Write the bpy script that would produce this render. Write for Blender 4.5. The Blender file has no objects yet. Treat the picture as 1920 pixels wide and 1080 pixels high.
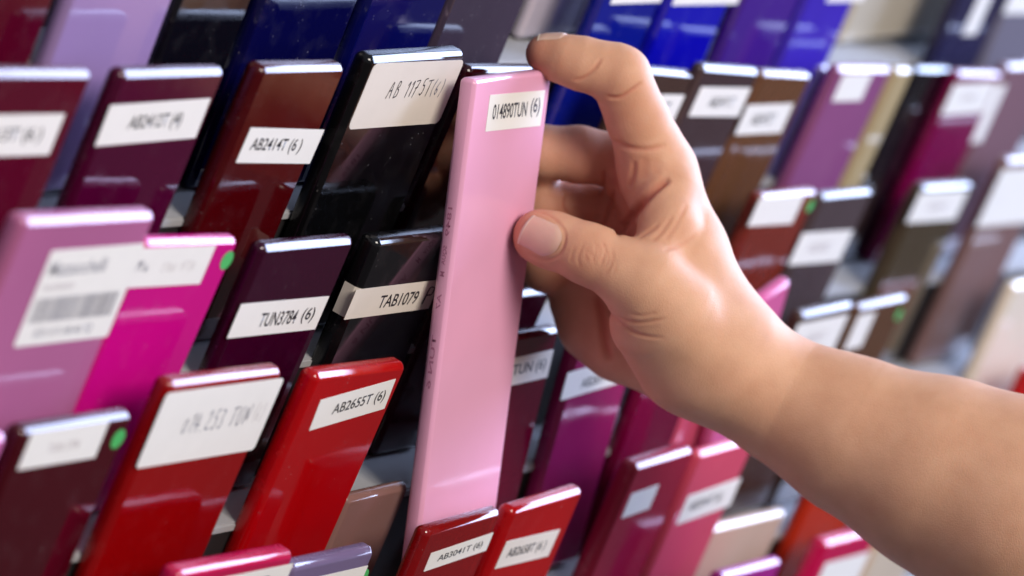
import bpy, bmesh, math, random
import numpy as np
from mathutils import Matrix, Vector, noise

random.seed(7)
MM = 0.001
sc = bpy.context.scene
COL = sc.collection

# ---------------------------------------------------------------- frame of the rack and the camera
# World: X runs along the rack, Z up its face, -Y out of it. The camera looks along the rack, pitched down and rolled.
F_PX = 7500.0
def _frame():
    vpu = np.array([4800., 125.]) - [960, 540]
    u = np.array([*vpu, F_PX]); u /= np.linalg.norm(u)
    d = np.array([.40, -.91]); L = -F_PX * F_PX / (vpu @ d)
    v = -np.array([*(d * L), F_PX]); v /= np.linalg.norm(v)
    v -= u * (u @ v); v /= np.linalg.norm(v)
    return u, v, np.cross(u, v)
U, V, N = _frame()
def ray(px, py): return np.array([(px - 960) / F_PX, (py - 540) / F_PX, 1.])
P0 = ray(780, 110) * 1195.
ROT = np.stack([U, -N, V])                      # camera frame (x right, y down, z ahead) -> world axes
ORG = np.array([0., 0., 400.])                  # where P0 stands in the world, mm
def cw(P):                                      # camera-frame mm -> world metres
    return (ROT @ (np.asarray(P, float) - P0) + ORG) * MM
def cwn(A): return ((A - P0) @ ROT.T + ORG) * MM
def at(px, py, o):                              # a photo pixel on the plane o mm out of the rack -> (x, z) mm
    r = ray(px, py); t = ((P0 + N * o) @ N) / (r @ N); P = r * t - P0
    return P @ U, P @ V

# ---------------------------------------------------------------- camera, world, lamps, exposure
cam = bpy.data.cameras.new('camera'); cam_o = bpy.data.objects.new('camera', cam); COL.objects.link(cam_o)
R = np.stack([ROT @ [1, 0, 0], ROT @ [0, -1, 0], ROT @ [0, 0, -1]], 1)
M4 = Matrix.Identity(4)
for i in range(3):
    for j in range(3): M4[i][j] = R[i, j]
loc = cw([0, 0, 0])
for i in range(3): M4[i][3] = loc[i]
cam_o.matrix_world = M4
cam.sensor_width = 36; cam.lens = 36 * F_PX / 1920
cam.clip_start = 0.02; cam.clip_end = 50
cam.dof.use_dof = True; cam.dof.focus_distance = 1.203; cam.dof.aperture_fstop = 8.8; cam.dof.aperture_blades = 9
sc.camera = cam_o

world = bpy.data.worlds.new('World'); sc.world = world; world.use_nodes = True
nt = world.node_tree; bg = nt.nodes['Background']
tc = nt.nodes.new('ShaderNodeTexCoord'); sx = nt.nodes.new('ShaderNodeSeparateXYZ'); cr = nt.nodes.new('ShaderNodeValToRGB')
mp = nt.nodes.new('ShaderNodeMapRange'); mp.inputs[1].default_value = -1; mp.inputs[2].default_value = 1
nt.links.new(tc.outputs['Generated'], sx.inputs[0]); nt.links.new(sx.outputs['Z'], mp.inputs[0]); nt.links.new(mp.outputs[0], cr.inputs[0])
nt.links.new(cr.outputs[0], bg.inputs[0])
els = cr.color_ramp.elements
els[0].position = 0.0; els[0].color = (.13, .11, .11, 1)
els[1].position = 1.0; els[1].color = (.55, .62, .80, 1)
e = els.new(.44); e.color = (.20, .17, .185, 1)
e = els.new(.52); e.color = (.45, .45, .50, 1)
bg.inputs[1].default_value = 0.42

def area(name, direction, dist, size, size_y, power, color):
    l = bpy.data.lights.new(name, 'AREA'); l.shape = 'RECTANGLE'; l.size = size; l.size_y = size_y
    l.energy = power; l.color = color
    o = bpy.data.objects.new(name, l); COL.objects.link(o)
    d = Vector(direction).normalized(); tgt = Vector(cw(ray(1000, 450) * 1250))
    o.location = tgt + d * dist
    o.rotation_euler = (-d).to_track_quat('-Z', 'Y').to_euler()
    return o
area('window_light', (.88, -.27, .40), 2.4, 1.6, 1.3, 122, (.54, .66, 1.0))
area('ceiling_light', (-.35, -.75, .75), 2.2, 1.0, 0.7, 45, (1.0, .90, .80))

sc.view_settings.view_transform = 'Standard'; sc.view_settings.look = 'None'
sc.view_settings.exposure = 0.1; sc.view_settings.gamma = 1.0; sc.view_settings.use_curve_mapping = False
sc.render.engine = 'CYCLES'
sc.cycles.use_denoising = True
sc.cycles.max_bounces = 10; sc.cycles.transmission_bounces = 8
sc.cycles.sample_clamp_indirect = 6

# ---------------------------------------------------------------- materials
def mat(name):
    m = bpy.data.materials.new(name); m.use_nodes = True
    return m, m.node_tree, m.node_tree.nodes['Principled BSDF']
def node(nt, t, **kw):
    n = nt.nodes.new(t)
    for k, v in kw.items(): setattr(n, k, v)
    return n
_acet = {}
def acetate(col, trans=0.0, rough=.05):
    key = (col, trans, rough)
    if key in _acet: return _acet[key]
    m, nt, b = mat('acetate')
    tc = node(nt, 'ShaderNodeTexCoord')
    # polished faces, slightly wavy; saw-brushed top and side edges
    nz = node(nt, 'ShaderNodeTexNoise'); nz.inputs['Scale'].default_value = 42; nz.inputs['Detail'].default_value = 1.5
    oi = node(nt, 'ShaderNodeObjectInfo'); vm = node(nt, 'ShaderNodeVectorMath', operation='MULTIPLY_ADD')
    vm.inputs[1].default_value = (1, 1, 1)
    cmb = node(nt, 'ShaderNodeCombineXYZ'); mul = node(nt, 'ShaderNodeMath', operation='MULTIPLY'); mul.inputs[1].default_value = 7.3
    nt.links.new(oi.outputs['Random'], mul.inputs[0])
    for i in range(3): nt.links.new(mul.outputs[0], cmb.inputs[i])
    nt.links.new(tc.outputs['Object'], vm.inputs[0]); nt.links.new(cmb.outputs[0], vm.inputs[2])
    nt.links.new(vm.outputs[0], nz.inputs['Vector'])
    bp = node(nt, 'ShaderNodeBump'); bp.inputs['Strength'].default_value = 1; bp.inputs['Distance'].default_value = 0.00006
    nt.links.new(nz.outputs['Fac'], bp.inputs['Height'])
    # saw marks on the cut top edge
    mpn = node(nt, 'ShaderNodeMapping'); mpn.inputs['Scale'].default_value = (2600, 160, 160); mpn.inputs['Rotation'].default_value = (0, 0, .5)
    n2 = node(nt, 'ShaderNodeTexNoise'); n2.inputs['Scale'].default_value = 1; n2.inputs['Detail'].default_value = 2
    nt.links.new(vm.outputs[0], mpn.inputs[0]); nt.links.new(mpn.outputs[0], n2.inputs['Vector'])
    at_ = node(nt, 'ShaderNodeAttribute'); at_.attribute_name = 'cut'
    b2 = node(nt, 'ShaderNodeBump'); b2.inputs['Distance'].default_value = 0.00008
    nt.links.new(at_.outputs['Fac'], b2.inputs['Strength']); nt.links.new(n2.outputs['Fac'], b2.inputs['Height'])
    nt.links.new(bp.outputs[0], b2.inputs['Normal']); nt.links.new(b2.outputs[0], b.inputs['Normal'])
    # hand marks: patchy roughness
    n3 = node(nt, 'ShaderNodeTexNoise'); n3.inputs['Scale'].default_value = 130; n3.inputs['Detail'].default_value = 5
    nt.links.new(vm.outputs[0], n3.inputs['Vector'])
    mr = node(nt, 'ShaderNodeMapRange'); mr.inputs[1].default_value = .45; mr.inputs[2].default_value = .75
    mr.inputs[3].default_value = rough; mr.inputs[4].default_value = rough + .10
    nt.links.new(n3.outputs['Fac'], mr.inputs[0])
    ad = node(nt, 'ShaderNodeMath', operation='MULTIPLY_ADD'); ad.inputs[1].default_value = .18
    nt.links.new(at_.outputs['Fac'], ad.inputs[0]); nt.links.new(mr.outputs[0], ad.inputs[2]); nt.links.new(ad.outputs[0], b.inputs['Roughness'])
    # faint pigment variation
    hv = node(nt, 'ShaderNodeMix', data_type='RGBA')
    n4 = node(nt, 'ShaderNodeTexNoise'); n4.inputs['Scale'].default_value = 18; n4.inputs['Detail'].default_value = 3
    nt.links.new(vm.outputs[0], n4.inputs['Vector']); nt.links.new(n4.outputs['Fac'], hv.inputs[0])
    hv.inputs[6].default_value = (*[c * .85 for c in col], 1); hv.inputs[7].default_value = (*[min(1, c * 1.12) for c in col], 1)
    vd = node(nt, 'ShaderNodeTexVoronoi'); vd.inputs['Scale'].default_value = 420
    nt.links.new(vm.outputs[0], vd.inputs['Vector'])
    m1 = node(nt, 'ShaderNodeMapRange'); m1.inputs[1].default_value = .13; m1.inputs[2].default_value = .05; nt.links.new(vd.outputs['Distance'], m1.inputs[0])
    m2 = node(nt, 'ShaderNodeMapRange'); m2.inputs[1].default_value = .52; m2.inputs[2].default_value = .72; nt.links.new(n3.outputs['Fac'], m2.inputs[0])
    m3 = node(nt, 'ShaderNodeMath', operation='MULTIPLY'); nt.links.new(m1.outputs[0], m3.inputs[0]); nt.links.new(m2.outputs[0], m3.inputs[1])
    m5 = node(nt, 'ShaderNodeMath', operation='MULTIPLY_ADD'); m5.inputs[1].default_value = .010; nt.links.new(m2.outputs[0], m5.inputs[0])
    m4 = node(nt, 'ShaderNodeMath', operation='MULTIPLY'); m4.inputs[1].default_value = .45; nt.links.new(m3.outputs[0], m4.inputs[0]); nt.links.new(m4.outputs[0], m5.inputs[2])
    dm = node(nt, 'ShaderNodeMix', data_type='RGBA'); nt.links.new(m5.outputs[0], dm.inputs[0]); nt.links.new(hv.outputs[2], dm.inputs[6]); dm.inputs[7].default_value = (.55, .52, .53, 1)
    nt.links.new(dm.outputs[2], b.inputs['Base Color'])
    b.inputs['IOR'].default_value = 1.5
    b.inputs['Transmission Weight'].default_value = trans
    _acet[key] = m
    return m
def flat(name, col, rough=.6, noise_amt=.08, scale=300, bump=0.00002):
    m, nt, b = mat(name)
    tc = node(nt, 'ShaderNodeTexCoord'); nz = node(nt, 'ShaderNodeTexNoise'); nz.inputs['Scale'].default_value = scale; nz.inputs['Detail'].default_value = 4
    nt.links.new(tc.outputs['Object'], nz.inputs['Vector'])
    mx = node(nt, 'ShaderNodeMix', data_type='RGBA'); nt.links.new(nz.outputs['Fac'], mx.inputs[0])
    mx.inputs[6].default_value = (*[c * (1 - noise_amt) for c in col], 1); mx.inputs[7].default_value = (*[min(1, c * (1 + noise_amt)) for c in col], 1)
    nt.links.new(mx.outputs[2], b.inputs['Base Color'])
    b.inputs['Roughness'].default_value = rough
    bp = node(nt, 'ShaderNodeBump'); bp.inputs['Distance'].default_value = bump; nt.links.new(nz.outputs['Fac'], bp.inputs['Height']); nt.links.new(bp.outputs[0], b.inputs['Normal'])
    return m
M_PAPER = flat('label_paper', (.80, .78, .73), .45, .04, 120)
M_PAPER_OLD = flat('aged_label_paper', (.72, .66, .58), .4, .10, 60)
M_INK = flat('black_ink', (.012, .012, .016), .5)
M_PEN = flat('grey_pen_ink', (.10, .11, .16), .5)
M_PENCIL = flat('faded_pencil', (.50, .45, .44), .6)
M_FADED = flat('faded_print', (.30, .30, .33), .5)
M_DOT = flat('green_sticker', (.06, .42, .10), .5)
M_TREAD = flat('painted_shelf', (.38, .385, .40), .5, .06, 40)
M_RISER = flat('black_board', (.010, .008, .009), .65, .2, 30)

# ---------------------------------------------------------------- helpers
def obj(name, me, parent=None):
    o = bpy.data.objects.new(name, me); COL.objects.link(o)
    if parent: o.parent = parent
    return o
def mesh_from(name, verts, faces, m, smooth=False):
    me = bpy.data.meshes.new(name); me.from_pydata([tuple(map(float, v)) for v in verts], [], faces); me.update()
    me.materials.append(m)
    if smooth:
        for p in me.polygons: p.use_smooth = True
    return me
def slab(name, w, l, t, m, rc=2.0, rb=0.9, cut=True):
    """upright slab, base centre at the origin, front face at y = 0, back at y = +t (mm in, metres out)"""
    bm = bmesh.new()
    bmesh.ops.create_cube(bm, size=1)
    for v in bm.verts: v.co = Vector((v.co.x * w, (v.co.y + .5) * t, (v.co.z + .5) * l))
    ce = [e for e in bm.edges if abs(e.verts[0].co.y - e.verts[1].co.y) > t * .9]
    bmesh.ops.bevel(bm, geom=ce, offset=rc, segments=5, affect='EDGES', profile=.5)
    fe = [e for e in bm.edges if abs(e.verts[0].co.y - e.verts[1].co.y) < 1e-6 and len(e.link_faces) == 2
          and abs(e.link_faces[0].normal.dot(e.link_faces[1].normal)) < .2]
    bmesh.ops.bevel(bm, geom=fe, offset=rb, segments=5, affect='EDGES', profile=.36)
    bm.normal_update()
    for f in bm.faces: f.smooth = f.calc_area() < 25 or abs(f.normal.y) < .6
    lay = bm.verts.layers.float.new('cut')
    for v in bm.verts:
        v[lay] = 1.0 if cut and v.co.y > rb * .95 and v.co.y < t - rb * .95 else 0.0
    for v in bm.verts:
        if cut and rb * .9 < v.co.y: v[lay] = 1.0
        v.co *= MM
    me = bpy.data.meshes.new(name); bm.to_mesh(me); bm.free(); me.materials.append(m)
    return me

_dg = None
def text_mesh(body, shear=0.0):
    cu = bpy.data.curves.new('t', 'FONT'); cu.body = body; cu.size = 1; cu.resolution_u = 4; cu.shear = shear; cu.offset = .012
    o = bpy.data.objects.new('t', cu); COL.objects.link(o)
    dg = bpy.context.evaluated_depsgraph_get()
    me = bpy.data.meshes.new_from_object(o.evaluated_get(dg))
    bpy.data.objects.remove(o); bpy.data.curves.remove(cu)
    return me
STROKES = {  # handwriting, unit box strokes
 'A': [[(0, 0), (.5, 1), (.62, .9), (.75, 0)], [(.15, .38), (.7, .42)]],
 'B': [[(.1, 0), (.25, 1), (.6, .95), (.62, .7), (.3, .55), (.7, .45), (.65, .1), (.1, 0)]],
 '1': [[(.2, .72), (.55, 1), (.35, 0)]],
 '7': [[(.05, .93), (.85, 1), (.45, .45), (.25, -.05)], [(.2, .45), (.7, .52)]],
 '5': [[(.85, 1), (.35, .95), (.25, .58), (.65, .6), (.7, .2), (.4, 0), (.1, .1)]],
 'T': [[(.05, .95), (.95, 1)], [(.55, .97), (.4, 0)]],
 '(': [[(.7, 1.1), (.35, .7), (.25, .3), (.4, -.1)]],
 ')': [[(.5, 1.1), (.7, .7), (.55, .2), (.3, -.15)]],
 '6': [[(.75, .9), (.35, .55), (.2, .15), (.45, 0), (.7, .2), (.6, .4), (.25, .3)]],
 '0': [[(.5, .75), (.2, .6), (.12, .2), (.4, 0), (.7, .25), (.72, .6), (.5, .75)]],
 '4': [[(.45, 1), (.08, .38), (.9, .42)], [(.68, .72), (.52, -.08)]],
 '.': [[(.3, .05), (.4, 0)]],
 '2': [[(.15, .75), (.45, 1), (.7, .75), (.1, .02), (.8, .05)]],
 '3': [[(.2, .95), (.7, .9), (.4, .55), (.7, .3), (.45, 0), (.1, .1)]],
 'U': [[(.15, 1), (.12, .2), (.4, 0), (.75, .2), (.85, 1)]],
 'N': [[(.1, 0), (.2, 1), (.7, .05), (.9, 1)]],
 'M': [[(.05, 0), (.2, .9), (.45, .3), (.75, .9), (.8, 0)]],
 'a': [[(.6, .5), (.3, .5), (.15, .2), (.4, 0), (.65, .4), (.7, 0)]],
 'P': [[(.2, 0), (.3, 1), (.75, .9), (.7, .5), (.28, .5)]],
 ' ': []}
def hand_mesh(body, wdt=.085):
    V_, F_ = [], []
    x = 0
    for ch in body:
        for st in STROKES.get(ch, []):
            pts = []
            for i in range(len(st) - 1):
                for k in range(4):
                    f = k / 4; pts.append(((st[i][0] * (1 - f) + st[i + 1][0] * f), (st[i][1] * (1 - f) + st[i + 1][1] * f)))
            pts.append(st[-1])
            P = np.array(pts)
            for _ in range(1): P[1:-1] = .25 * P[:-2] + .5 * P[1:-1] + .25 * P[2:]
            jx, jy = random.uniform(-.04, .04), random.uniform(-.06, .06)
            b0 = len(V_)
            for i in range(len(P)):
                d = P[min(i + 1, len(P) - 1)] - P[max(i - 1, 0)]; d /= (np.linalg.norm(d) + 1e-9); nn = np.array([-d[1], d[0]]) * wdt * .5 * random.uniform(.7, 1.2)
                q = P[i] * [.62, 1] + [x + jx, jy]
                V_.append((*(q + nn), 0)); V_.append((*(q - nn), 0))
            for i in range(len(P) - 1):
                a = b0 + 2 * i; F_.append((a, a + 1, a + 3, a + 2))
        x += .5 if ch in ' .()1' else .78
    me = bpy.data.meshes.new('h'); me.from_pydata(V_, [], F_); me.update()
    return me

def put_text(me, parent, m, x0, z0, w, h, ymm, name='lettering', rot=0.0):
    """scale the flat lettering into a w x h mm box whose lower left is (x0, z0) on the parent's face"""
    co = np.array([v.co[:] for v in me.vertices]); mn, mx = co.min(0), co.max(0); s = mx - mn
    out = np.zeros_like(co)
    cx = (co[:, 0] - mn[0]) / max(s[0], 1e-6) * w; cz = (co[:, 1] - mn[1]) / max(s[1], 1e-6) * h
    out[:, 0] = (x0 + cx * math.cos(rot) - cz * math.sin(rot)) * MM
    out[:, 2] = (z0 + cx * math.sin(rot) + cz * math.cos(rot)) * MM
    out[:, 1] = ymm * MM
    for v, c in zip(me.vertices, out): v.co = c
    me.update(); me.materials.clear(); me.materials.append(m)
    me.name = name
    return obj(name, me, parent)

ROUND = {}
def label_mesh(w, h, t, m, rc):
    n = 6; pts = []
    for cx, cz, a0 in ((w - rc, h - rc, 0), (rc, h - rc, 90), (rc, rc, 180), (w - rc, rc, 270)):
        for k in range(n + 1):
            a = math.radians(a0 + 90 * k / n); pts.append((cx + rc * math.cos(a), cz + rc * math.sin(a)))
    N_ = len(pts)
    V_ = [(x * MM, -t * MM, z * MM) for x, z in pts] + [(x * MM, -.005 * MM, z * MM) for x, z in pts]
    F_ = [tuple(range(N_))[::-1]] + [(i, (i + 1) % N_, (i + 1) % N_ + N_, i + N_) for i in range(N_)]
    return mesh_from('paper_label', V_, F_, m)

# ---------------------------------------------------------------- the stepped rack
PITCH, RUN, TH = 40.0, 20.0, 5.5
def tread_z(k): return -PITCH * k - 53.0
rack = bpy.data.objects.new('display_rack', None); COL.objects.link(rack)
rack.location = (0, 0, 0)
rack['label'] = 'stepped black rack with pale treads that holds all the colour swatches'; rack['category'] = 'display rack'
def box(name, x0, x1, y0, y1, z0, z1, m, parent, bev=.6):
    bm = bmesh.new(); bmesh.ops.create_cube(bm, size=1)
    for v in bm.verts: v.co = Vector((x0 + (v.co.x + .5) * (x1 - x0), y0 + (v.co.y + .5) * (y1 - y0), z0 + (v.co.z + .5) * (z1 - z0)))
    bmesh.ops.bevel(bm, geom=bm.edges[:], offset=bev, segments=2, affect='EDGES')
    for v in bm.verts: v.co *= MM
    me = bpy.data.meshes.new(name); bm.to_mesh(me); bm.free(); me.materials.append(m)
    return obj(name, me, parent)
X0, X1 = -520, 1300
for k in range(-5, 8):
    fr = -(RUN * k - TH - .7); z = tread_z(k) + ORG[2]
    box('riser', X0, X1, fr, fr + 8, z - PITCH - 2, z - 3.05, M_RISER, rack)
    box('tread', X0, X1, fr - .8, fr + RUN + 1, z - 3, z, M_TREAD, rack)

# ---------------------------------------------------------------- acetate swatches
GROUP = 'acetate swatches standing in the rack'
ROWO = {'X': -40, 'Z': -20, 'A': 0, 'B': 20, 'C': 40, 'D': 60, 'E': 80}
ROWK = {'X': -2, 'Z': -1, 'A': 0, 'B': 1, 'C': 2, 'D': 3, 'E': 4}
def swatch(row, q, col, desc, labels=(), dots=(), trans=0.0, do=0.0, th=TH, maxroll=5.0, rough=.05, length=None, lean=0.0, rc=2.4, rb=1.9):
    o = ROWO[row] + do
    a = np.array(at(q[0], q[1], o)); b = np.array(at(q[2], q[3], o))
    w = np.linalg.norm(b - a); roll = math.degrees(math.atan2(b[1] - a[1], b[0] - a[0])); roll = max(-maxroll, min(maxroll, roll))
    w = max(w, 10)
    rr = math.radians(roll); ll = math.radians(lean)
    ex = np.array([math.cos(rr), math.sin(rr), 0]); e0 = np.array([-math.sin(rr), math.cos(rr), 0]); en0 = np.array([0, 0, 1.])
    ez = e0 * math.cos(ll) - en0 * math.sin(ll); en = en0 * math.cos(ll) + e0 * math.sin(ll)      # lean: the top goes back
    top = np.array([*(a + b) / 2, o])
    bot = tread_z(ROWK[row] + 1) + .3
    L = length or max(30, (top[1] - bot) / ez[1] - abs(w / 2 * math.sin(rr)))
    base = top - ez * L
    s = obj('acetate_swatch', slab('acetate_swatch', w, L, th, acetate(col, trans, rough), rc=rc, rb=rb))
    m4 = Matrix.Identity(4)
    for j, c in enumerate((ex, -en, ez)):
        for i, v_ in enumerate((c[0], -c[2], c[1])): m4[i][j] = v_
    for i, v_ in enumerate((base[0] * MM, -base[2] * MM, (base[1] + ORG[2]) * MM)): m4[i][3] = v_
    s.matrix_world = m4
    s['label'] = desc; s['category'] = 'colour swatch'; s['group'] = GROUP
    cm = np.stack([U, V, N], 1); c0 = P0 + cm @ base; nn = cm @ en
    def loc2(p):
        r = ray(p[0], p[1]); d = r * ((c0 @ nn) / (r @ nn)) - c0
        return np.array([d @ (cm @ ex), d @ (cm @ ez)])
    for lb in labels:
        tl, tr, bl = map(loc2, lb['q'])
        e = tr - tl; lw = np.linalg.norm(e); e /= lw; d = np.array([e[1], -e[0]]); lh = abs((bl - tl) @ d)
        lr = math.atan2(e[1], e[0]); o0 = tl + d * lh
        lo = obj('paper_label', label_mesh(lw, lh, .12, lb.get('m', M_PAPER), lb.get('rc', .25)), s)
        lo.location = Vector((o0[0], 0, o0[1])) * MM; lo.rotation_euler = (0, -lr, 0)
        for t in lb.get('t', ()):
            body, kind, fx, fz, fw, fh = t
            me = hand_mesh(body) if kind.startswith('hand') else text_mesh(body)
            m = {'hand': M_PEN, 'handdark': M_INK, 'handfaint': M_PENCIL, 'faint': M_PENCIL, 'grey': M_FADED}.get(kind, M_INK)
            put_text(me, lo, m, fx * lw, fz * lh, fw * lw, fh * lh, -.16)
        if lb.get('bars'):
            fx, fz, fw, fh = lb['bars']; V_, F_ = [], []; x = fx * lw; rnd = random.Random(3)
            while x < (fx + fw) * lw - .5:
                bw = rnd.choice((.18, .18, .35, .55)); i = len(V_)
                V_ += [(x * MM, -.16 * MM, fz * lh * MM), ((x + bw) * MM, -.16 * MM, fz * lh * MM), ((x + bw) * MM, -.16 * MM, (fz + fh) * lh * MM), (x * MM, -.16 * MM, (fz + fh) * lh * MM)]
                F_.append((i, i + 1, i + 2, i + 3)); x += bw + rnd.choice((.2, .2, .4))
            obj('barcode', mesh_from('barcode', V_, F_, M_FADED), lo)
        if lb.get('wrap'):                       # the strip goes on round the left edge
            xs = [(o0[0] + .2, -.125), (-w / 2 + rb * .9, -.125), (-w / 2 + rb * .35, rb * .25), (-w / 2 - .1, rb * .95), (-w / 2 - .1, th - rb * .8)]
            vs = [(x * MM, y * MM, z_ * MM) for x, y in xs for z_ in (o0[1], o0[1] + lh)]
            obj('paper_label', mesh_from('paper_label', vs, [(2 * i, 2 * i + 1, 2 * i + 3, 2 * i + 2) for i in range(4)], lb.get('m', M_PAPER)), s)
    for (px, py, r) in dots:
        c = loc2((px, py)); n = 24
        me = mesh_from('green_dot', [(r * MM * math.cos(2 * math.pi * i / n), -.1 * MM, r * MM * math.sin(2 * math.pi * i / n)) for i in range(n)] + [(r * MM * math.cos(2 * math.pi * i / n), -.01 * MM, r * MM * math.sin(2 * math.pi * i / n)) for i in range(n)],
                       [tuple(range(n))] + [(i, (i + 1) % n, (i + 1) % n + n, i + n) for i in range(n)], M_DOT)
        do_ = obj('green_dot', me, s); do_.location = Vector((c[0], 0, c[1])) * MM
    return s
def lab(tl, tr, bl, *t, **k): return dict(q=(tl, tr, bl), t=t, **k)
def P(body, x=.2, z=.3, w=.6, h=.42, kind='print'): return (body, kind, x, z, w, h)

# row behind the visible treads at the top edge
swatch('X', (1174, -430, 1304, -430), (.50, .46, .54), 'pale lilac grey swatch standing behind the pointing fingertip', do=0)
swatch('X', (1750, -330, 1990, -330), (.52, .47, .38), 'cream beige swatch seen through an empty slot above the mauve swatch')
# top row
swatch('Z', (-150, -180, 172, -185), (.075, .001, .012), 'dark wine swatch in the top left corner of the picture')
swatch('Z', (200, -185, 398, -190), (.30, .20, .42), 'lilac swatch in the top row above the plum one')
swatch('Z', (408, -188, 548, -190), (.003, .003, .006), 'black swatch in the top row between lilac and navy ones')
swatch('Z', (566, -188, 750, -190), (.002, .002, .04), 'dark navy swatch in the top row above the deep red one')
swatch('Z', (768, -190, 918, -192), (.002, .003, .07), 'navy blue swatch in the top row above the black handwritten one')
swatch('Z', (926, -192, 1066, -192), (.045, .033, .055), 'charcoal purple swatch in the top row left of the pale lilac grey one')
swatch('Z', (1187, -140, 1300, -142), (.003, .008, .20), 'dark blue swatch with white label just right of the fingertip', [lab((1172, -60), (1266, -62), (1143, 8), P('AB0523T'))])
swatch('Z', (1316, -140, 1432, -142), (.003, .003, .36), 'bright royal blue swatch with white label above the knuckle', [lab((1290, -62), (1412, -62), (1260, 10), P('AB0525T'))])
swatch('Z', (1450, -130, 1556, -132), (.05, .012, .22), 'violet blue swatch in the top row, no label in view')
swatch('Z', (1568, -128, 1660, -130), (.045, .02, .42), 'bright violet swatch at the right end of the blue ones', [lab((1572, -50), (1640, -50), (1548, 4))])
swatch('Z', (1845, -105, 1935, -108), (.018, .018, .06), 'dark navy swatch with long white strip near the top right corner', [lab((1838, -10), (1862, -10), (1795, 66))])
swatch('Z', (1940, -105, 2030, -108), (.16, .15, .20), 'grey swatch in the top right corner of the picture', [lab((1905, -30), (1990, -30), (1882, 26))])
# second row
swatch('A', (-105, 132, 180, 135), (.085, .002, .014), 'dark wine swatch cut by the left edge of the picture, second row', [lab((-60, 216), (122, 213), (-92, 296), P('AB2413T (6 )', .02, .27, .82, .42))], do=3)
swatch('A', (232, 135, 428, 130), (.085, .001, .03), 'plum purple swatch with white label, above the barcode swatch', [lab((207, 197), (395, 184), (181, 274), P('AB2412T (4)', .25, .26, .53, .44))], trans=0.35)
swatch('A', (495, 127, 653, 124), (.085, .001, .003), 'deep red swatch with creased white label, left of the black handwritten one', [lab((470, 239), (608, 243), (439, 305), P('AB2414T (6 )', .10, .26, .68, .46), m=M_PAPER)], th=6.5, trans=0.35)
swatch('A', (698, 108, 878, 97), (.0025, .0025, .003), 'black swatch with large handwritten label and scratched top edge', [lab((702, 119), (871, 112), (634, 244), P('AB 1175T', .27, .44, .47, .30, 'handdark'), P('(6)', .76, .42, .12, .30, 'hand'), rc=2.2, m=M_PAPER_OLD)], th=6.5, do=1)
swatch('A', (885, 128, 1012, 128), (.03, .001, .003), 'dark maroon swatch whose top shows just behind the held pink one', do=-3, trans=.3)
swatch('A', (1196, 128, 1306, 138), (.05, .026, .02), 'dark brown swatch half hidden behind the index finger', [lab((1192, 176), (1284, 178), (1170, 226), P('AB2466T'))])
swatch('A', (1322, 124, 1428, 132), (.05, .03, .034), 'brown purple swatch with blurred label, left of the tan brown one', [lab((1315, 163), (1408, 165), (1292, 218), P('AB2471T', .28, .32, .5, .36))], do=1)
swatch('A', (1434, 135, 1526, 140), (.12, .05, .022), 'tan brown swatch with low white label in the second row', [lab((1402, 197), (1488, 194), (1378, 253), P('AB2472T', .22, .32, .5, .36))])
swatch('A', (1545, 126, 1640, 126), (.36, .30, .55), 'pale lavender swatch mostly hidden between tan brown and mauve ones', do=-8, th=4)
swatch('A', (1575, 127, 1675, 128), (.24, .07, .19), 'mauve swatch with small square white label', [lab((1582, 140), (1636, 139), (1571, 190))])
swatch('A', (1684, 130, 1716, 130), (.42, .33, .18), 'narrow amber beige swatch edge right beside the mauve one', do=-3)
swatch('A', (1722, 128, 1790, 130), (.003, .003, .006), 'narrow black swatch between the amber beige and magenta ones', do=-5)
swatch('A', (1800, 136, 1884, 138), (.17, .001, .055), 'magenta swatch with white label and painted reflection strip near the right edge, second row', [lab((1790, 158), (1868, 154), (1767, 216), P('AB2480T', .3, .4, .4, .25, 'faint')), lab((1868, 160), (1888, 158), (1822, 268))])  # the narrow second strip is a reflection painted in as a pale slip
swatch('A', (1893, 124, 1985, 120), (.20, .11, .14), 'brownish mauve swatch cut by the right edge, second row')
# third row
swatch('B', (48, 412, 298, 400), (.40, .12, .26), 'lilac pink swatch with large barcode label', [
    lab((97, 470), (272, 456), (-8, 655), P('Mazzucchelli', .06, .73, .60, .15, 'grey'), P('acetato', .07, .58, .32, .07, 'faint'), P('07211/17-140-40-TQ', .16, .06,   .62, .11, 'grey'), bars=(.05, .24, .88, .26), rc=1)], do=6, th=6.5)
swatch('B', (275, 452, 453, 448), (.55, .003, .20), 'hot pink swatch with green dot and faint handwriting', [lab((255, 466), (405, 460), (232, 540), P('Ma', .1, .4, .14, .3, 'hand'), P('2100 17TA', .42, .36, .4, .28, 'handfaint'))], dots=[(425, 488, 2.9)])
swatch('B', (497, 462, 670, 447), (.065, .001, .028), 'dark purple see-through swatch with low white label', [lab((452, 570), (617, 555), (421, 635), P('TUN3784', .29, .25, .42, .42), P('(6)', .77, .22, .14, .48))], trans=.55)
swatch('B', (712, 452, 866, 434), (.003, .003, .004), 'black swatch with label strip wrapped round its edge', [lab((668, 543), (826, 524), (640, 600), P('TAB1079', .34, .25, .46, .44), P('P', .88, .2, .10, .6, 'handdark'), wrap=True, m=M_PAPER_OLD)], th=7)
swatch('B', (874, 446, 962, 436), (.035, .001, .006), 'dark wine swatch behind the held pink one, right of the black wrapped one', do=-4)
swatch('B', (905, 560, 1038, 542), (.03, .001, .006), 'added dark maroon swatch darkening the gap behind the held pink one under the thumb', do=-6)  # added swatch: its dark colour covers the pale tread in the gap
swatch('B', (1432, 367, 1537, 358), (.17, .022, .014), 'rust brown swatch with white label and green dot', [lab((1425, 372), (1508, 368), (1408, 424))], dots=[(1519, 386, 2.6)], th=6)
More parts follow.
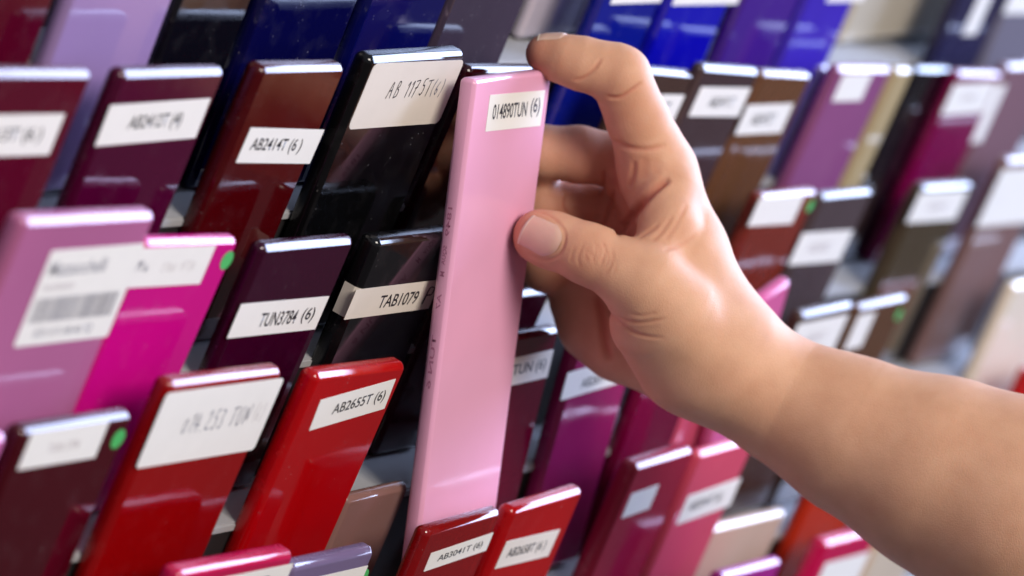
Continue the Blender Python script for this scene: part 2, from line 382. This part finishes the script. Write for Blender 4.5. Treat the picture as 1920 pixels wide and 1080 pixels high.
swatch('B', (1545, 367, 1640, 357), (.07, .05, .056), 'grey brown swatch with low white label right of the rust one', [lab((1505, 437), (1600, 431), (1480, 497), P('AB2490T', .25, .35, .45, .3, 'faint'))])
swatch('B', (1735, 352, 1828, 345), (.055, .04, .022), 'olive brown swatch with white label close under its top edge', [lab((1725, 362), (1816, 357), (1703, 418), P('AB2494T', .3, .35, .4, .3, 'faint'))], th=6.5)
swatch('B', (1893, 300, 1985, 292), (.20, .115, .11), 'mauve brown swatch with big cream label at the right edge', [lab((1880, 318), (1980, 312), (1832, 426))])
# fourth row
swatch('C', (-200, 850, 20, 815), (.60, .16, .40), 'pale pink swatch whose corner shows at the left edge')
swatch('C', (45, 808, 255, 775), (.05, .001, .005), 'black cherry swatch with cream label and green dot', [lab((60, 812), (205, 790), (30, 882), P('TUN 1774', .3, .35, .4, .25, 'faint'))], dots=[(221, 823, 2.9)], th=6)
swatch('C', (322, 718, 536, 692), (.36, .001, .002), 'red swatch with big rounded label written by hand', [lab((313, 737), (533, 708), (259, 878), P('014.253 TUN', .26, .38, .56, .30, 'hand'), P('(6)', .86, .40, .08, .30, 'handfaint'), rc=1.6)], th=6, trans=0.35)
swatch('C', (597, 703, 767, 682), (.55, .001, .004), 'bright red swatch with white label beside the held pink one', [lab((601, 750), (742, 710), (571, 810), P('AB2655T (6)', .23, .26, .70, .44))], th=6.5, trans=0.35)
swatch('C', (655, 935, 772, 908), (.22, .115, .10), 'short dull brown swatch low between the bright red and the held pink one', th=5, do=-1)
swatch('C', (930, 636, 1052, 613), (.14, .001, .022), 'dark wine see-through swatch half hidden by the held pink one', [lab((905, 684), (1038, 655), (884, 740), P('011TUN (6)', .25, .25, .68, .5), m=M_PAPER_OLD)], trans=.3, do=-10, lean=10)
swatch('C', (1092, 628, 1210, 603), (.28, .014, .10), 'raspberry swatch under the palm of the hand', [lab((1064, 699), (1172, 668), (1044, 753), P('AB2651T', .3, .25, .5, .35))], th=6, do=-8, lean=8)
swatch('C', (1250, 602, 1352, 585), (.13, .001, .03), 'wine red swatch below the wrist, no label in view', do=-6, lean=4)
swatch('C', (1362, 590, 1440, 560), (.62, .10, .20), 'rosy pink swatch below the wrist beside the wine red one', do=-2)
swatch('C', (1400, 585, 1487, 523), (.62, .12, .32), 'tilted pink swatch peeking out above the wrist', maxroll=22, do=4)
swatch('C', (1507, 590, 1605, 568), (.06, .03, .022), 'dark brown swatch with white label above the forearm', [lab((1497, 608), (1592, 588), (1462, 680), P('AB2641T', .3, .4, .4, .25, 'faint'))])
swatch('C', (1613, 575, 1707, 555), (.10, .045, .022), 'brown swatch with narrow label and green dot above the forearm', [lab((1610, 592), (1643, 584), (1572, 660))], dots=[(1685, 590, 2.6)])
swatch('C', (1905, 535, 2010, 515), (.82, .72, .58), 'cream swatch cut by the right edge above the forearm')
# fifth row
swatch('D', (340, 1075, 557, 1035), (.48, .006, .07), 'hot red swatch with shining top edge at the bottom of the picture', [lab((352, 1096), (550, 1056), (330, 1150), P('AB2652T'))], th=7)
swatch('D', (553, 1062, 708, 1028), (.26, .20, .38), 'lavender see-through swatch with green dot at the bottom', [lab((568, 1088), (690, 1060), (545, 1140))], dots=[(682, 1080, 2.4)], trans=.4, th=6)
swatch('D', (805, 997, 945, 957), (.34, .003, .005), 'red see-through swatch in front of the held pink one', [lab((808, 1037), (925, 998), (776, 1078), P('AB3041T (6)', .16, .26, .72, .44))], trans=.45, do=4)
swatch('D', (965, 957, 1098, 917), (.42, .002, .004), 'scarlet swatch with thick edge right of the see-through red one', [lab((950, 1015), (1050, 992), (930, 1066), P('AB2658T (6 )', .12, .25, .72, .44), m=M_PAPER_OLD)], th=6, do=4, trans=.15)
swatch('D', (1195, 875, 1305, 842), (.40, .012, .05), 'crimson swatch with small cream label under the forearm', [lab((1184, 926), (1236, 908), (1154, 976))], th=7, trans=.2)
swatch('D', (1314, 852, 1420, 822), (.60, .07, .13), 'coral pink swatch with white label under the forearm', [lab((1290, 930), (1390, 895), (1268, 984), P('AB3044T (6)', .12, .28, .62, .42))])
swatch('D', (1590, 790, 1692, 766), (.42, .022, .003), 'orange red swatch reaching down from behind the forearm')
swatch('D', (1338, 992, 1478, 958), (.55, .40, .30), 'short tan swatch low under the forearm beside the coral pink one', do=-1)
swatch('D', (1932, 696, 2030, 676), (.50, .006, .006), 'red swatch whose corner shows at the right edge above the forearm')
# lowest row in view
swatch('E', (1357, 1080, 1470, 1050), (.38, .012, .24), 'purple magenta swatch at the bottom edge below the forearm')
swatch('E', (1552, 1020, 1648, 995), (.50, .004, .07), 'cherry red swatch with white label at the bottom below the forearm', [lab((1548, 1056), (1632, 1034), (1520, 1110))], th=7)
swatch('E', (1662, 992, 1750, 968), (.62, .52, .40), 'cream swatch at the bottom beside the cherry red one')

# ---------------------------------------------------------------- the pink swatch held by the hand
PK_W, PK_L, PK_T = 52.0, 158.0, 5.6
PK_A = np.array([[.998, -.055, .002], [.053, .958, .281], [-.017, -.280, .960]])       # columns: across, up, outward, in rack u v n
PK_A /= np.linalg.norm(PK_A, axis=0)
PK_C = np.array([21.8, -1.9, 10.6])                                                     # its front top left corner, rack u v n
pk = obj('acetate_swatch', slab('acetate_swatch', PK_W, PK_L, PK_T, acetate((.80, .39, .575), 0.0, .10), rc=1.6, rb=1.3))
def uvn2w(p): return Vector((p[0], -p[2], p[1] + ORG[2])) * MM
cA, cB, cN = PK_A[:, 0], PK_A[:, 1], PK_A[:, 2]
pb = PK_C + cA * PK_W / 2 - cB * PK_L
m4 = Matrix.Identity(4)
for j, c in enumerate((cA, -cN, cB)):
    wv = Vector((c[0], -c[2], c[1])); wv.normalize()
    for i in range(3): m4[i][j] = wv[i]
for i, c in enumerate(uvn2w(pb)): m4[i][3] = c
pk.matrix_world = m4
pk['label'] = 'tall glossy light pink swatch pulled out and held between thumb and fingers'; pk['category'] = 'colour swatch'; pk['group'] = GROUP
def pk_loc(px, py):
    cm = np.stack([U, V, N], 1); c0 = P0 + cm @ PK_C; nn = cm @ cN
    r = ray(px, py); P_ = r * ((c0 @ nn) / (r @ nn)) - c0
    return np.array([P_ @ (cm @ cA) - PK_W / 2, P_ @ (cm @ cB) + PK_L])
tl, tr, bl = pk_loc(919, 178), pk_loc(1022, 169), pk_loc(908, 247)
e_ = tr - tl; lw = np.linalg.norm(e_); e_ /= lw; d_ = np.array([e_[1], -e_[0]]); lh = abs((bl - tl) @ d_); o_ = tl + d_ * lh
lo = obj('paper_label', label_mesh(lw, lh, .12, M_PAPER, .2), pk)
lo.location = Vector((o_[0], 0, o_[1])) * MM; lo.rotation_euler = (0, -math.atan2(e_[1], e_[0]), 0)
put_text(text_mesh('014890TUN'), lo, M_INK, .085 * lw, .31 * lh, .62 * lw, .42 * lh, -.16)
put_text(text_mesh('(6)'), lo, M_INK, .77 * lw, .27 * lh, .17 * lw, .54 * lh, -.16)
# stamped characters down the left edge
M_STAMP = flat('stamped_mark', (.45, .15, .27), .6)
for body, d0, ln in (('1849', 40, 9), ('SQUA', 52, 6), ('M', 60, 1.6), ('A7', 67, 5), ('TUN 6', 80, 17)):
    me = text_mesh(body)
    co = np.array([v.co[:] for v in me.vertices]); mn, mx = co.min(0), co.max(0); s_ = mx - mn
    for v, c in zip(me.vertices, co):
        v.co = (-PK_W / 2 * MM - .00003, (2.4 + (c[1] - mn[1]) / s_[1] * 1.5) * MM, (PK_L - d0 - (c[0] - mn[0]) / s_[0] * ln) * MM)
    me.materials.clear(); me.materials.append(M_STAMP)
    obj('stamped_marking', me, pk)

#HAND
# ---------------------------------------------------------------- the arm and hand: one continuous skin
ZR = 1266.0
def J(px, py, dz):                              # a joint of the hand, camera frame mm
    z = ZR + dz; return np.array([(px - 960) / F_PX * z, (py - 540) / F_PX * z, z])
def chain(*pts): return [(J(*a[:3]), a[3], J(*b[:3]), b[3]) for a, b in zip(pts[:-1], pts[1:])]
INDEX = chain((1234, 322, 2, 11.8), (1215, 268, -2, 10.5), (1196, 222, -6, 9.9), (1163, 142, -12, 9.5), (1148, 135, -12, 9.2), (1122, 127, -13, 8.3), (1090, 119, -13, 8.3), (1062, 112, -13, 7.5), (1040, 106, -12, 7.0), (1021, 100, -12, 5.8))
MIDDLE = chain((1208, 342, 19, 11.0), (1150, 300, 18, 8.6), (1085, 290, 15, 9.2), (1016, 285, 13, 8.6), (1000, 330, 26, 7.6), (1012, 378, 34, 6.8))
RING = chain((1165, 400, 34, 10.5), (1105, 385, 31, 8.0), (1014, 382, 24, 8.0), (1000, 425, 36, 7.2), (1014, 465, 42, 6.5))
LITTLE = chain((1125, 520, 36, 10.0), (1075, 515, 34, 8.4), (1020, 503, 26, 7.4), (998, 470, 22, 6.2))
THUMB = chain((1214, 535, -22, 11.6), (1160, 504, -23, 9.7), (1115, 481, -22, 9.6), (1095, 473, -21, 9.4), (1060, 459, -18, 8.8), (1036, 451, -15, 9.0), (1013, 443, -13, 8.5))
PALM = (chain((1232, 322, 2, 12.0), (1290, 470, -2, 12.0), (1352, 640, -2, 14.5)) +          # second metacarpal
        chain((1208, 342, 19, 11.0), (1355, 660, 14, 15)) +
        chain((1165, 400, 34, 10.5), (1330, 680, 24, 15)) +
        chain((1125, 520, 36, 10.5), (1250, 645, 32, 13), (1320, 692, 26, 13.5)) +
        chain((1088, 562, 33, 10.0), (1118, 606, 31, 11.5), (1165, 638, 27, 12.5), (1272, 684, 20, 13.5)) +           # heel of the hand
        chain((1214, 535, -22, 12.0), (1262, 590, -18, 14.0), (1335, 665, -6, 18)) +          # thumb metacarpal
        chain((1284, 490, -8, 12.0), (1345, 630, -5, 16)) +
        chain((1222, 606, -14, 13.0), (1285, 668, -4, 17)) +                                  # ball of the thumb
        chain((1226, 490, -17, 8.0), (1254, 420, -12, 8.8), (1258, 360, -5, 9.5)))                # web
ARM = (chain((1345, 670, 0, 16.5), (1398, 708, 2, 16.2), (1480, 755, 2, 18.3), (1600, 815, -2, 23.2), (1760, 888, -8, 29.2), (1930, 966, -14, 35.0), (2190, 1078, -24, 40.0), (2750, 1300, -50, 44)) +
       chain((1340, 684, 24, 13.0), (1398, 716, 24, 13.4), (1480, 764, 24, 15.4), (1600, 825, 22, 20.4), (1760, 899, 16, 27), (1930, 976, 10, 32.6), (2190, 1088, 0, 38), (2750, 1310, -26, 42)))
def d_chain(Pt, ch, k=2.0):
    out = None
    for a, ra, b, rb in ch:
        ab = b - a; t = np.clip(((Pt - a) @ ab) / (ab @ ab), 0, 1)
        d = np.linalg.norm(Pt - a - t[:, None] * ab, axis=1) - (ra + (rb - ra) * t)
        out = d if out is None else smin(out, d, k)
    return out
def smin(a, b, k):
    h = np.clip(.5 + .5 * (b - a) / k, 0, 1)
    return b * (1 - h) + a * h - k * h * (1 - h)
def sdf(Pt):
    p = None
    for i, seg in enumerate(PALM):
        d = d_chain(Pt, [seg]); p = d if p is None else smin(p, d, 5.0 if i < len(PALM) - 2 else 3.0)
    arm = d_chain(Pt, ARM, 9.0)
    p = smin(p, arm, 13.0)
    p = smin(p, d_chain(Pt, THUMB, 1.5), 6.0)
    p = smin(p, d_chain(Pt, INDEX, 1.5), 5.0)
    p = smin(p, d_chain(Pt, MIDDLE, 1.5), 3.0)
    p = smin(p, d_chain(Pt, RING, 1.5), 2.5)
    p = smin(p, d_chain(Pt, LITTLE, 1.5), 3.0)
    return p
def to_px(Pt): return np.stack([Pt[:, 0] / Pt[:, 2] * F_PX + 960, Pt[:, 1] / Pt[:, 2] * F_PX + 540], 1)
def poly_d(q, pl):
    pl = np.array(pl, float); best = np.full(len(q), 1e9); tt = np.zeros(len(q)); n = len(pl) - 1
    for i in range(n):
        a, b = pl[i], pl[i + 1]; ab = b - a; t = np.clip(((q - a) @ ab) / (ab @ ab), 0, 1)
        d = np.linalg.norm(q - a - t[:, None] * ab, axis=1); m = d < best
        best[m] = d[m]; tt[m] = (i + t[m]) / n
    return best, tt
def spline(pl, n=6):
    pl = np.array(pl, float); out = []
    for i in range(len(pl) - 1):
        p0, p1, p2, p3 = pl[max(i - 1, 0)], pl[i], pl[i + 1], pl[min(i + 2, len(pl) - 1)]
        for k in range(n):
            t = k / n; out.append(.5 * ((2 * p1) + (p2 - p0) * t + (2 * p0 - 5 * p1 + 4 * p2 - p3) * t * t + (3 * p1 - p0 - 3 * p2 + p3) * t ** 3))
    out.append(pl[-1]); return np.array(out)
# skin folds: (line seen along the side that faces out of the rack, width mm, depth mm, near and far depth limits)
CREASES = [
    ([(1074, 150), (1088, 148), (1103, 140), (1118, 124), (1128, 108)], 1.0, .75, -40, 4),
    ([(1136, 180), (1150, 183), (1166, 181), (1186, 168), (1204, 154)], 1.1, .85, -40, 4),
    ([(1150, 262), (1175, 276), (1215, 280), (1250, 272)], 1.6, .6, -40, 12),
    ([(1256, 335), (1236, 348), (1214, 368), (1182, 409), (1155, 442)], 2.1, 2.2, -40, 30),
    ([(1152, 352), (1146, 380), (1142, 400), (1133, 432)], 1.4, 1.1, 0, 48),
    ([(1134, 318), (1133, 345), (1126, 372)], 1.2, .7, 0, 48),
    ([(1190, 300), (1186, 330), (1178, 352)], 1.6, .6, -20, 40),
    ([(1236, 420), (1218, 434), (1196, 447)], 1.0, .5, -40, 10),
    ([(1262, 404), (1240, 436), (1222, 452)], 1.2, .45, -40, 10),
    ([(1129, 452), (1135, 466), (1133, 480), (1125, 498)], .8, .42, -60, -10),
    ([(1146, 466), (1149, 482), (1144, 500), (1132, 517)], .8, .3, -60, -10),
    ([(1113, 450), (1119, 466), (1114, 486), (1117, 500)], .7, .28, -60, -10),
    ([(1096, 452), (1088, 470), (1083, 486), (1088, 502)], .8, .25, -60, -10),
    ([(1078, 460), (1072, 476), (1069, 494)], .8, .2, -60, -10),
    ([(1100, 470), (1112, 480), (1108, 492)], .7, .25, -60, -10),
    ([(1128, 572), (1138, 582), (1150, 592), (1180, 618), (1205, 629), (1246, 634)], 1.1, .55, -60, 20),
    ([(1152, 588), (1172, 600), (1198, 605), (1226, 602), (1250, 597)], 1.0, .5, -60, 20),
    ([(1180, 588), (1205, 592), (1232, 585)], 1.0, .3, -60, 20),
    ([(1120, 552), (1128, 590), (1134, 640), (1144, 680)], 2.6, 1.4, -10, 60),
    ([(1000, 396), (1030, 404), (1054, 426), (1059, 450), (1048, 476), (1024, 488), (992, 476)], .9, .5, -60, -5),
    ([(1066, 402), (1058, 388), (1060, 362)], 1.0, .6, 15, 50),
    ([(1166, 292), (1160, 330), (1148, 352)], 3.2, .45, 0, 45),
    ([(1212, 294), (1208, 318), (1209, 336)], 3.6, .35, -20, 30),
    ([(1234, 298), (1230, 312), (1229, 328)], 3.4, .25, -20, 30),
    ([(1288, 382), (1264, 428), (1246, 450)], 1.3, .4, -40, 10),
    ([(1306, 438), (1276, 460), (1242, 470)], 1.2, .35, -40, 10),
    ([(1102, 462), (1098, 476), (1102, 492)], .6, .2, -60, -10),
    ([(1121, 455), (1126, 470), (1121, 490)], .6, .22, -60, -10),
    ([(1140, 470), (1141, 486), (1133, 504)], .7, .22, -60, -10),
    ([(1154, 486), (1155, 500), (1148, 514)], .7, .15, -60, -10),
]
def build_skin(h=0.62, B=8):
    lo_, hi_ = J(955, 55, -60), J(955, 55, -60)
    allp = [x for ch in (INDEX, MIDDLE, RING, LITTLE, THUMB, PALM, ARM) for s in ch for x in ((s[0], s[1]), (s[2], s[3]))]
    lo_ = np.min([p - r for p, r in allp], 0) - 3; hi_ = np.max([p + r for p, r in allp], 0) + 3
    hi_[0] = J(2600, 0, -40)[0]                                         # the arm runs on beyond the picture and is cut square
    nb = np.ceil((hi_ - lo_) / (h * B)).astype(int); nn = nb * B
    gi = np.stack(np.meshgrid(*[np.arange(k) for k in nb], indexing='ij'), -1).reshape(-1, 3)
    cen = lo_ + (gi + .5) * h * B
    sc_ = sdf(cen); keep = np.abs(sc_) < h * B * 1.0 + 2.0
    act = gi[keep]
    val = np.where(np.repeat(np.repeat(np.repeat((sc_ < 0).reshape(nb), B, 0), B, 1), B, 2), -9., 9.).astype(np.float32)
    loc_ = np.stack(np.meshgrid(*[np.arange(B)] * 3, indexing='ij'), -1).reshape(-1, 3)
    for c0 in range(0, len(act), 400):
        a = act[c0:c0 + 400]; idx = (a[:, None, :] * B + loc_[None]).reshape(-1, 3)
        val[idx[:, 0], idx[:, 1], idx[:, 2]] = sdf(lo_ + (idx + .5) * h)
    S = val < 0
    cell = np.zeros(np.array(S.shape) - 1, bool); cnt = np.zeros(cell.shape, np.int8)
    sl = lambda d: tuple(slice(x, x + s) for x, s in zip(d, cell.shape))
    for d in np.ndindex(2, 2, 2): cnt += S[sl(d)]
    mask = (cnt > 0) & (cnt < 8); ci = np.argwhere(mask)
    vid = -np.ones(cell.shape, np.int32); vid[mask] = np.arange(len(ci))
    acc = np.zeros((len(ci), 3)); wt = np.zeros(len(ci))
    cor = list(np.ndindex(2, 2, 2))
    cv = {d: val[tuple((ci + d).T)] for d in cor}
    for a in cor:
        for ax in range(3):
            if a[ax]: continue
            b = tuple(a[i] + (i == ax) for i in range(3)); va, vb = cv[a], cv[b]; m = (va < 0) != (vb < 0)
            t = np.where(m, va / np.where(m, va - vb, 1), 0); p = ci + np.array(a, float); p[:, ax] += t
            acc[m] += p[m]; wt += m
    Pt = lo_ + (acc / wt[:, None] + .5) * h
    quads = []
    for ax in range(3):
        b_, c_ = (ax + 1) % 3, (ax + 2) % 3
        sA = [slice(None)] * 3; sB = [slice(None)] * 3; sA[ax] = slice(0, -1); sB[ax] = slice(1, None)
        E_ = np.argwhere(S[tuple(sA)] != S[tuple(sB)])
        E_ = E_[(E_[:, b_] > 0) & (E_[:, c_] > 0) & (E_[:, b_] < cell.shape[b_]) & (E_[:, c_] < cell.shape[c_])]
        o = np.eye(3, dtype=int)
        f = np.stack([vid[tuple((E_ - o[b_] - o[c_]).T)], vid[tuple((E_ - o[c_]).T)], vid[tuple(E_.T)], vid[tuple((E_ - o[b_]).T)]], 1)
        flip = S[tuple(E_.T)]
        f[~flip] = f[~flip][:, ::-1]; quads.append(f)
    Q = np.concatenate(quads); Q = Q[(Q >= 0).all(1)]
    return Pt, Q
def grad(Pt, e=.3):
    return np.stack([sdf(Pt + np.eye(3)[i] * e) - sdf(Pt - np.eye(3)[i] * e) for i in range(3)], 1) / (2 * e)
SP, SQ = build_skin()
for _ in range(2): SP = SP - sdf(SP)[:, None] * grad(SP)
for _ in range(4):                              # relax the grid out of the surface
    ac = np.zeros_like(SP); ct = np.zeros(len(SP))
    for i in range(4):
        np.add.at(ac, SQ[:, i], SP[SQ[:, (i + 1) % 4]] + SP[SQ[:, (i + 3) % 4]]); np.add.at(ct, SQ[:, i], 2)
    SP = .5 * SP + .5 * ac / np.maximum(ct, 1)[:, None]
    g_ = grad(SP); SP = SP - sdf(SP)[:, None] * g_
g_ = grad(SP); g_ /= np.linalg.norm(g_, axis=1)[:, None]
disp = np.zeros(len(SP)); fold = np.zeros(len(SP)); qx = to_px(SP)
for pl, w, dp, z0, z1 in CREASES:
    w, dp = w * .5, dp * .75
    d, t = poly_d(qx, spline(pl)); d = d / 5.92; dz = SP[:, 2] - ZR
    m = (dz > z0) & (dz < z1) & (d < 5 * w)
    fade = np.clip(np.minimum(t, 1 - t) * 5, 0, 1) ** .7
    disp[m] -= (dp * np.exp(-(d[m] / w) ** 2) - .2 * dp * np.exp(-((d[m] - 2.0 * w) / (1.2 * w)) ** 2)) * fade[m]
    fold[m] = np.maximum(fold[m], min(1, dp) * np.exp(-(d[m] / (w * 1.1)) ** 2) * fade[m])
# soft unevenness of flesh and tendons
nzv = np.array([noise.noise(Vector(p * .045)) for p in SP]); disp += nzv * .35
nz2 = np.array([noise.noise(Vector(p * .16 + 31)) for p in SP]); disp += nz2 * .07
SP2 = SP + g_ * disp[:, None]
me = bpy.data.meshes.new('person'); Wv = cwn(SP2)
me.from_pydata([tuple(map(float, p)) for p in Wv], [], [tuple(map(int, q)) for q in SQ]); me.update()
for p in me.polygons: p.use_smooth = True
# where the skin itself is redder: finger ends, knuckles, palm, folds
red = np.zeros(len(SP)); dz = SP[:, 2] - ZR
def blob(px, py, pz, r, a):
    d = np.linalg.norm(SP - J(px, py, pz), axis=1); np.maximum(red, a * np.exp(-(d / r) ** 2), out=red)
blob(1000, 105, -12, 9, 1.0); blob(1050, 130, -12, 10, .55); blob(985, 430, -10, 10, .9); blob(1110, 480, -30, 9, .35)
blob(1160, 200, -8, 16, .45); blob(1170, 350, 16, 26, .8); blob(1150, 430, 20, 26, .95); blob(1110, 560, 20, 24, .45); blob(1115, 470, 45, 22, .55); blob(1180, 420, 10, 14, .5); blob(1060, 340, 30, 9, .5); blob(1195, 300, 0, 14, .5)
red = np.clip(red + .8 * fold + .12 * nzv, 0, 1)
ca = me.color_attributes.new('flush', 'FLOAT_COLOR', 'POINT')
ca.data.foreach_set('color', np.stack([red, fold, np.zeros_like(red), np.ones_like(red)], 1).astype(np.float32).ravel())
m, nt, b = mat('skin')
av = node(nt, 'ShaderNodeAttribute'); av.attribute_name = 'flush'
sp_ = node(nt, 'ShaderNodeSeparateColor'); nt.links.new(av.outputs['Color'], sp_.inputs[0])
mx = node(nt, 'ShaderNodeMix', data_type='RGBA'); nt.links.new(sp_.outputs[0], mx.inputs[0])
mx.inputs[6].default_value = (.71, .415, .27, 1); mx.inputs[7].default_value = (.60, .215, .14, 1)
tc = node(nt, 'ShaderNodeTexCoord'); n1 = node(nt, 'ShaderNodeTexNoise'); n1.inputs['Scale'].default_value = 90; n1.inputs['Detail'].default_value = 6
nt.links.new(tc.outputs['Object'], n1.inputs['Vector'])
mo = node(nt, 'ShaderNodeMix', data_type='RGBA', blend_type='MULTIPLY'); mo.inputs[0].default_value = .55
rmp = node(nt, 'ShaderNodeValToRGB'); rmp.color_ramp.elements[0].position = .3; rmp.color_ramp.elements[0].color = (.80, .70, .66, 1); rmp.color_ramp.elements[1].position = .7; rmp.color_ramp.elements[1].color = (1, 1, 1, 1)
nt.links.new(n1.outputs['Fac'], rmp.inputs[0]); nt.links.new(mx.outputs[2], mo.inputs[6]); nt.links.new(rmp.outputs[0], mo.inputs[7])
nt.links.new(mo.outputs[2], b.inputs['Base Color'])
b.inputs['Subsurface Weight'].default_value = .28; b.inputs['Subsurface Radius'].default_value = (1.0, .35, .18); b.inputs['Subsurface Scale'].default_value = .0035
b.inputs['Roughness'].default_value = .56; b.inputs['IOR'].default_value = 1.42; b.inputs['Specular IOR Level'].default_value = .4
vo = node(nt, 'ShaderNodeTexVoronoi', feature='DISTANCE_TO_EDGE'); vo.inputs['Scale'].default_value = 1500
n2 = node(nt, 'ShaderNodeTexNoise'); n2.inputs['Scale'].default_value = 500; n2.inputs['Detail'].default_value = 3
va = node(nt, 'ShaderNodeVectorMath', operation='MULTIPLY_ADD'); va.inputs[1].default_value = (.0012,) * 3
nt.links.new(tc.outputs['Object'], n2.inputs['Vector']); nt.links.new(n2.outputs['Color'], va.inputs[0]); nt.links.new(tc.outputs['Object'], va.inputs[2])
mps = node(nt, 'ShaderNodeMapping'); mps.inputs['Scale'].default_value = (1, 1, .55); mps.inputs['Rotation'].default_value = (.3, .5, .2)
nt.links.new(va.outputs[0], mps.inputs[0]); nt.links.new(mps.outputs[0], vo.inputs['Vector'])
mrv = node(nt, 'ShaderNodeMapRange'); mrv.inputs[2].default_value = .25; nt.links.new(vo.outputs['Distance'], mrv.inputs[0])
bp = node(nt, 'ShaderNodeBump'); bp.inputs['Distance'].default_value = .00007; bp.inputs['Strength'].default_value = .5
nt.links.new(mrv.outputs[0], bp.inputs['Height'])
bq = node(nt, 'ShaderNodeBump'); bq.inputs['Distance'].default_value = .00012; bq.inputs['Strength'].default_value = .5
nt.links.new(n1.outputs['Fac'], bq.inputs['Height']); nt.links.new(bp.outputs[0], bq.inputs['Normal']); nt.links.new(bq.outputs[0], b.inputs['Normal'])
me.materials.append(m)
hand = obj('person', me)
hand['label'] = 'bare right forearm and hand gripping the light pink swatch'; hand['category'] = 'person'
# nails: plates lying on the flesh
M_NAIL, nt, b = mat('fingernail')
b.inputs['Base Color'].default_value = (.72, .47, .37, 1); b.inputs['Roughness'].default_value = .2; b.inputs['Subsurface Weight'].default_value = .2; b.inputs['Subsurface Scale'].default_value = .002
b.inputs['Coat Weight'].default_value = .3; b.inputs['Coat Roughness'].default_value = .25
M_NAILTIP, nt, b = mat('nail_edge')
b.inputs['Base Color'].default_value = (.78, .66, .52, 1); b.inputs['Roughness'].default_value = .35
def march(O, D, t0, n=70):
    t = np.full(len(O), float(t0))
    for _ in range(n): t += sdf(O + D * t[:, None]) * .8
    return O + D * t[:, None]
def sheet(G, ny, nx, edge_rows=1):
    Vn = list(cwn(G)); F_ = []
    for j in range(ny):
        for i in range(nx):
            a = j * (nx + 1) + i; F_.append((a, a + 1, a + nx + 2, a + nx + 1))
    return Vn, F_
def nail_heights(T, K, lift, bulge):
    ed = np.minimum(1, (1 - np.abs(K)) * 5); er = np.minimum(1, (1 - T) * 6)
    return lift * (1 - (1 - ed) ** 2 * 1.25) * (1 - (1 - er) ** 2 * 1.35) + bulge * (1 - K * K) + np.where(T < .04, .22, 0) * (1 - K * K)
def finish_nail(Vn, F_, nx, ny):
    me = mesh_from('fingernail', Vn, F_, M_NAIL, True); me.materials.append(M_NAILTIP)
    for p in me.polygons:
        if p.index < nx or p.index >= nx * ny: p.material_index = 1
    return obj('fingernail', me, hand)
def nail_plate(c00, c10, c11, c01, z0, lift=.30, bulge=.40, nx=16, ny=20, rr=.32):
    """c00-c10: free edge; c11-c01: rounded root, in pixels; the plate follows the flesh and stands a little proud"""
    T, K = np.meshgrid(np.arange(ny + 1) / ny, 2 * np.arange(nx + 1) / nx - 1, indexing='ij'); T = T.ravel(); K = K.ravel(); S_ = (K + 1) / 2
    tt = (T * (1 - rr * np.abs(K) ** 2.6) + .06 * (1 - T) * K * K)[:, None]; s_1 = S_[:, None]
    q = (np.array(c00) * (1 - s_1) + np.array(c10) * s_1) * (1 - tt) + (np.array(c01) * (1 - s_1) + np.array(c11) * s_1) * tt
    D = np.stack([(q[:, 0] - 960) / F_PX, (q[:, 1] - 540) / F_PX, np.ones(len(q))], 1); D /= np.linalg.norm(D, axis=1)[:, None]
    Pt = march(np.zeros_like(D), D, ZR + z0); g = grad(Pt); g /= np.linalg.norm(g, axis=1)[:, None]
    G = (Pt + g * nail_heights(T, K, lift, bulge)[:, None]).reshape(ny + 1, nx + 1, 3)
    for _ in range(3): G[1:-1, 1:-1] = .5 * G[1:-1, 1:-1] + .125 * (G[:-2, 1:-1] + G[2:, 1:-1] + G[1:-1, :-2] + G[1:-1, 2:])
    Vn, F_ = sheet(G.reshape(-1, 3), ny, nx); base = len(Vn)
    Vn += list(cwn(G[0] - g[:nx + 1] * .45)); F_ += [(i + 1, i, base + i, base + i + 1) for i in range(nx)]
    return finish_nail(Vn, F_, nx, ny)
def nail_on(tip, root, nrm, w, nx=14, ny=16):
    ax = tip - root; ln = np.linalg.norm(ax); ax /= ln; nrm = nrm - ax * (nrm @ ax); nrm /= np.linalg.norm(nrm); sd = np.cross(ax, nrm)
    T, K = np.meshgrid(np.arange(ny + 1) / ny, 2 * np.arange(nx + 1) / nx - 1, indexing='ij'); T = T.ravel(); K = K.ravel()
    tt = T * (1 - .3 * np.abs(K) ** 2.6); an = K * .95
    dv = nrm * np.cos(an)[:, None] + sd * np.sin(an)[:, None]
    O = tip - ax * (ln * tt)[:, None] - nrm * w * .15 + dv * w * 1.6
    Pt = march(O, -dv, 0)
    Vn, F_ = sheet(Pt + dv * nail_heights(T, K, .3, .12)[:, None], ny, nx)
    return finish_nail(Vn, F_, nx, ny)
nail_on(J(1002, 97, -12), J(1056, 110, -12), np.array([.05, -1., .15]), 6.2)
nail_plate((967, 457), (998, 401), (1066, 430), (1032, 492), -45)
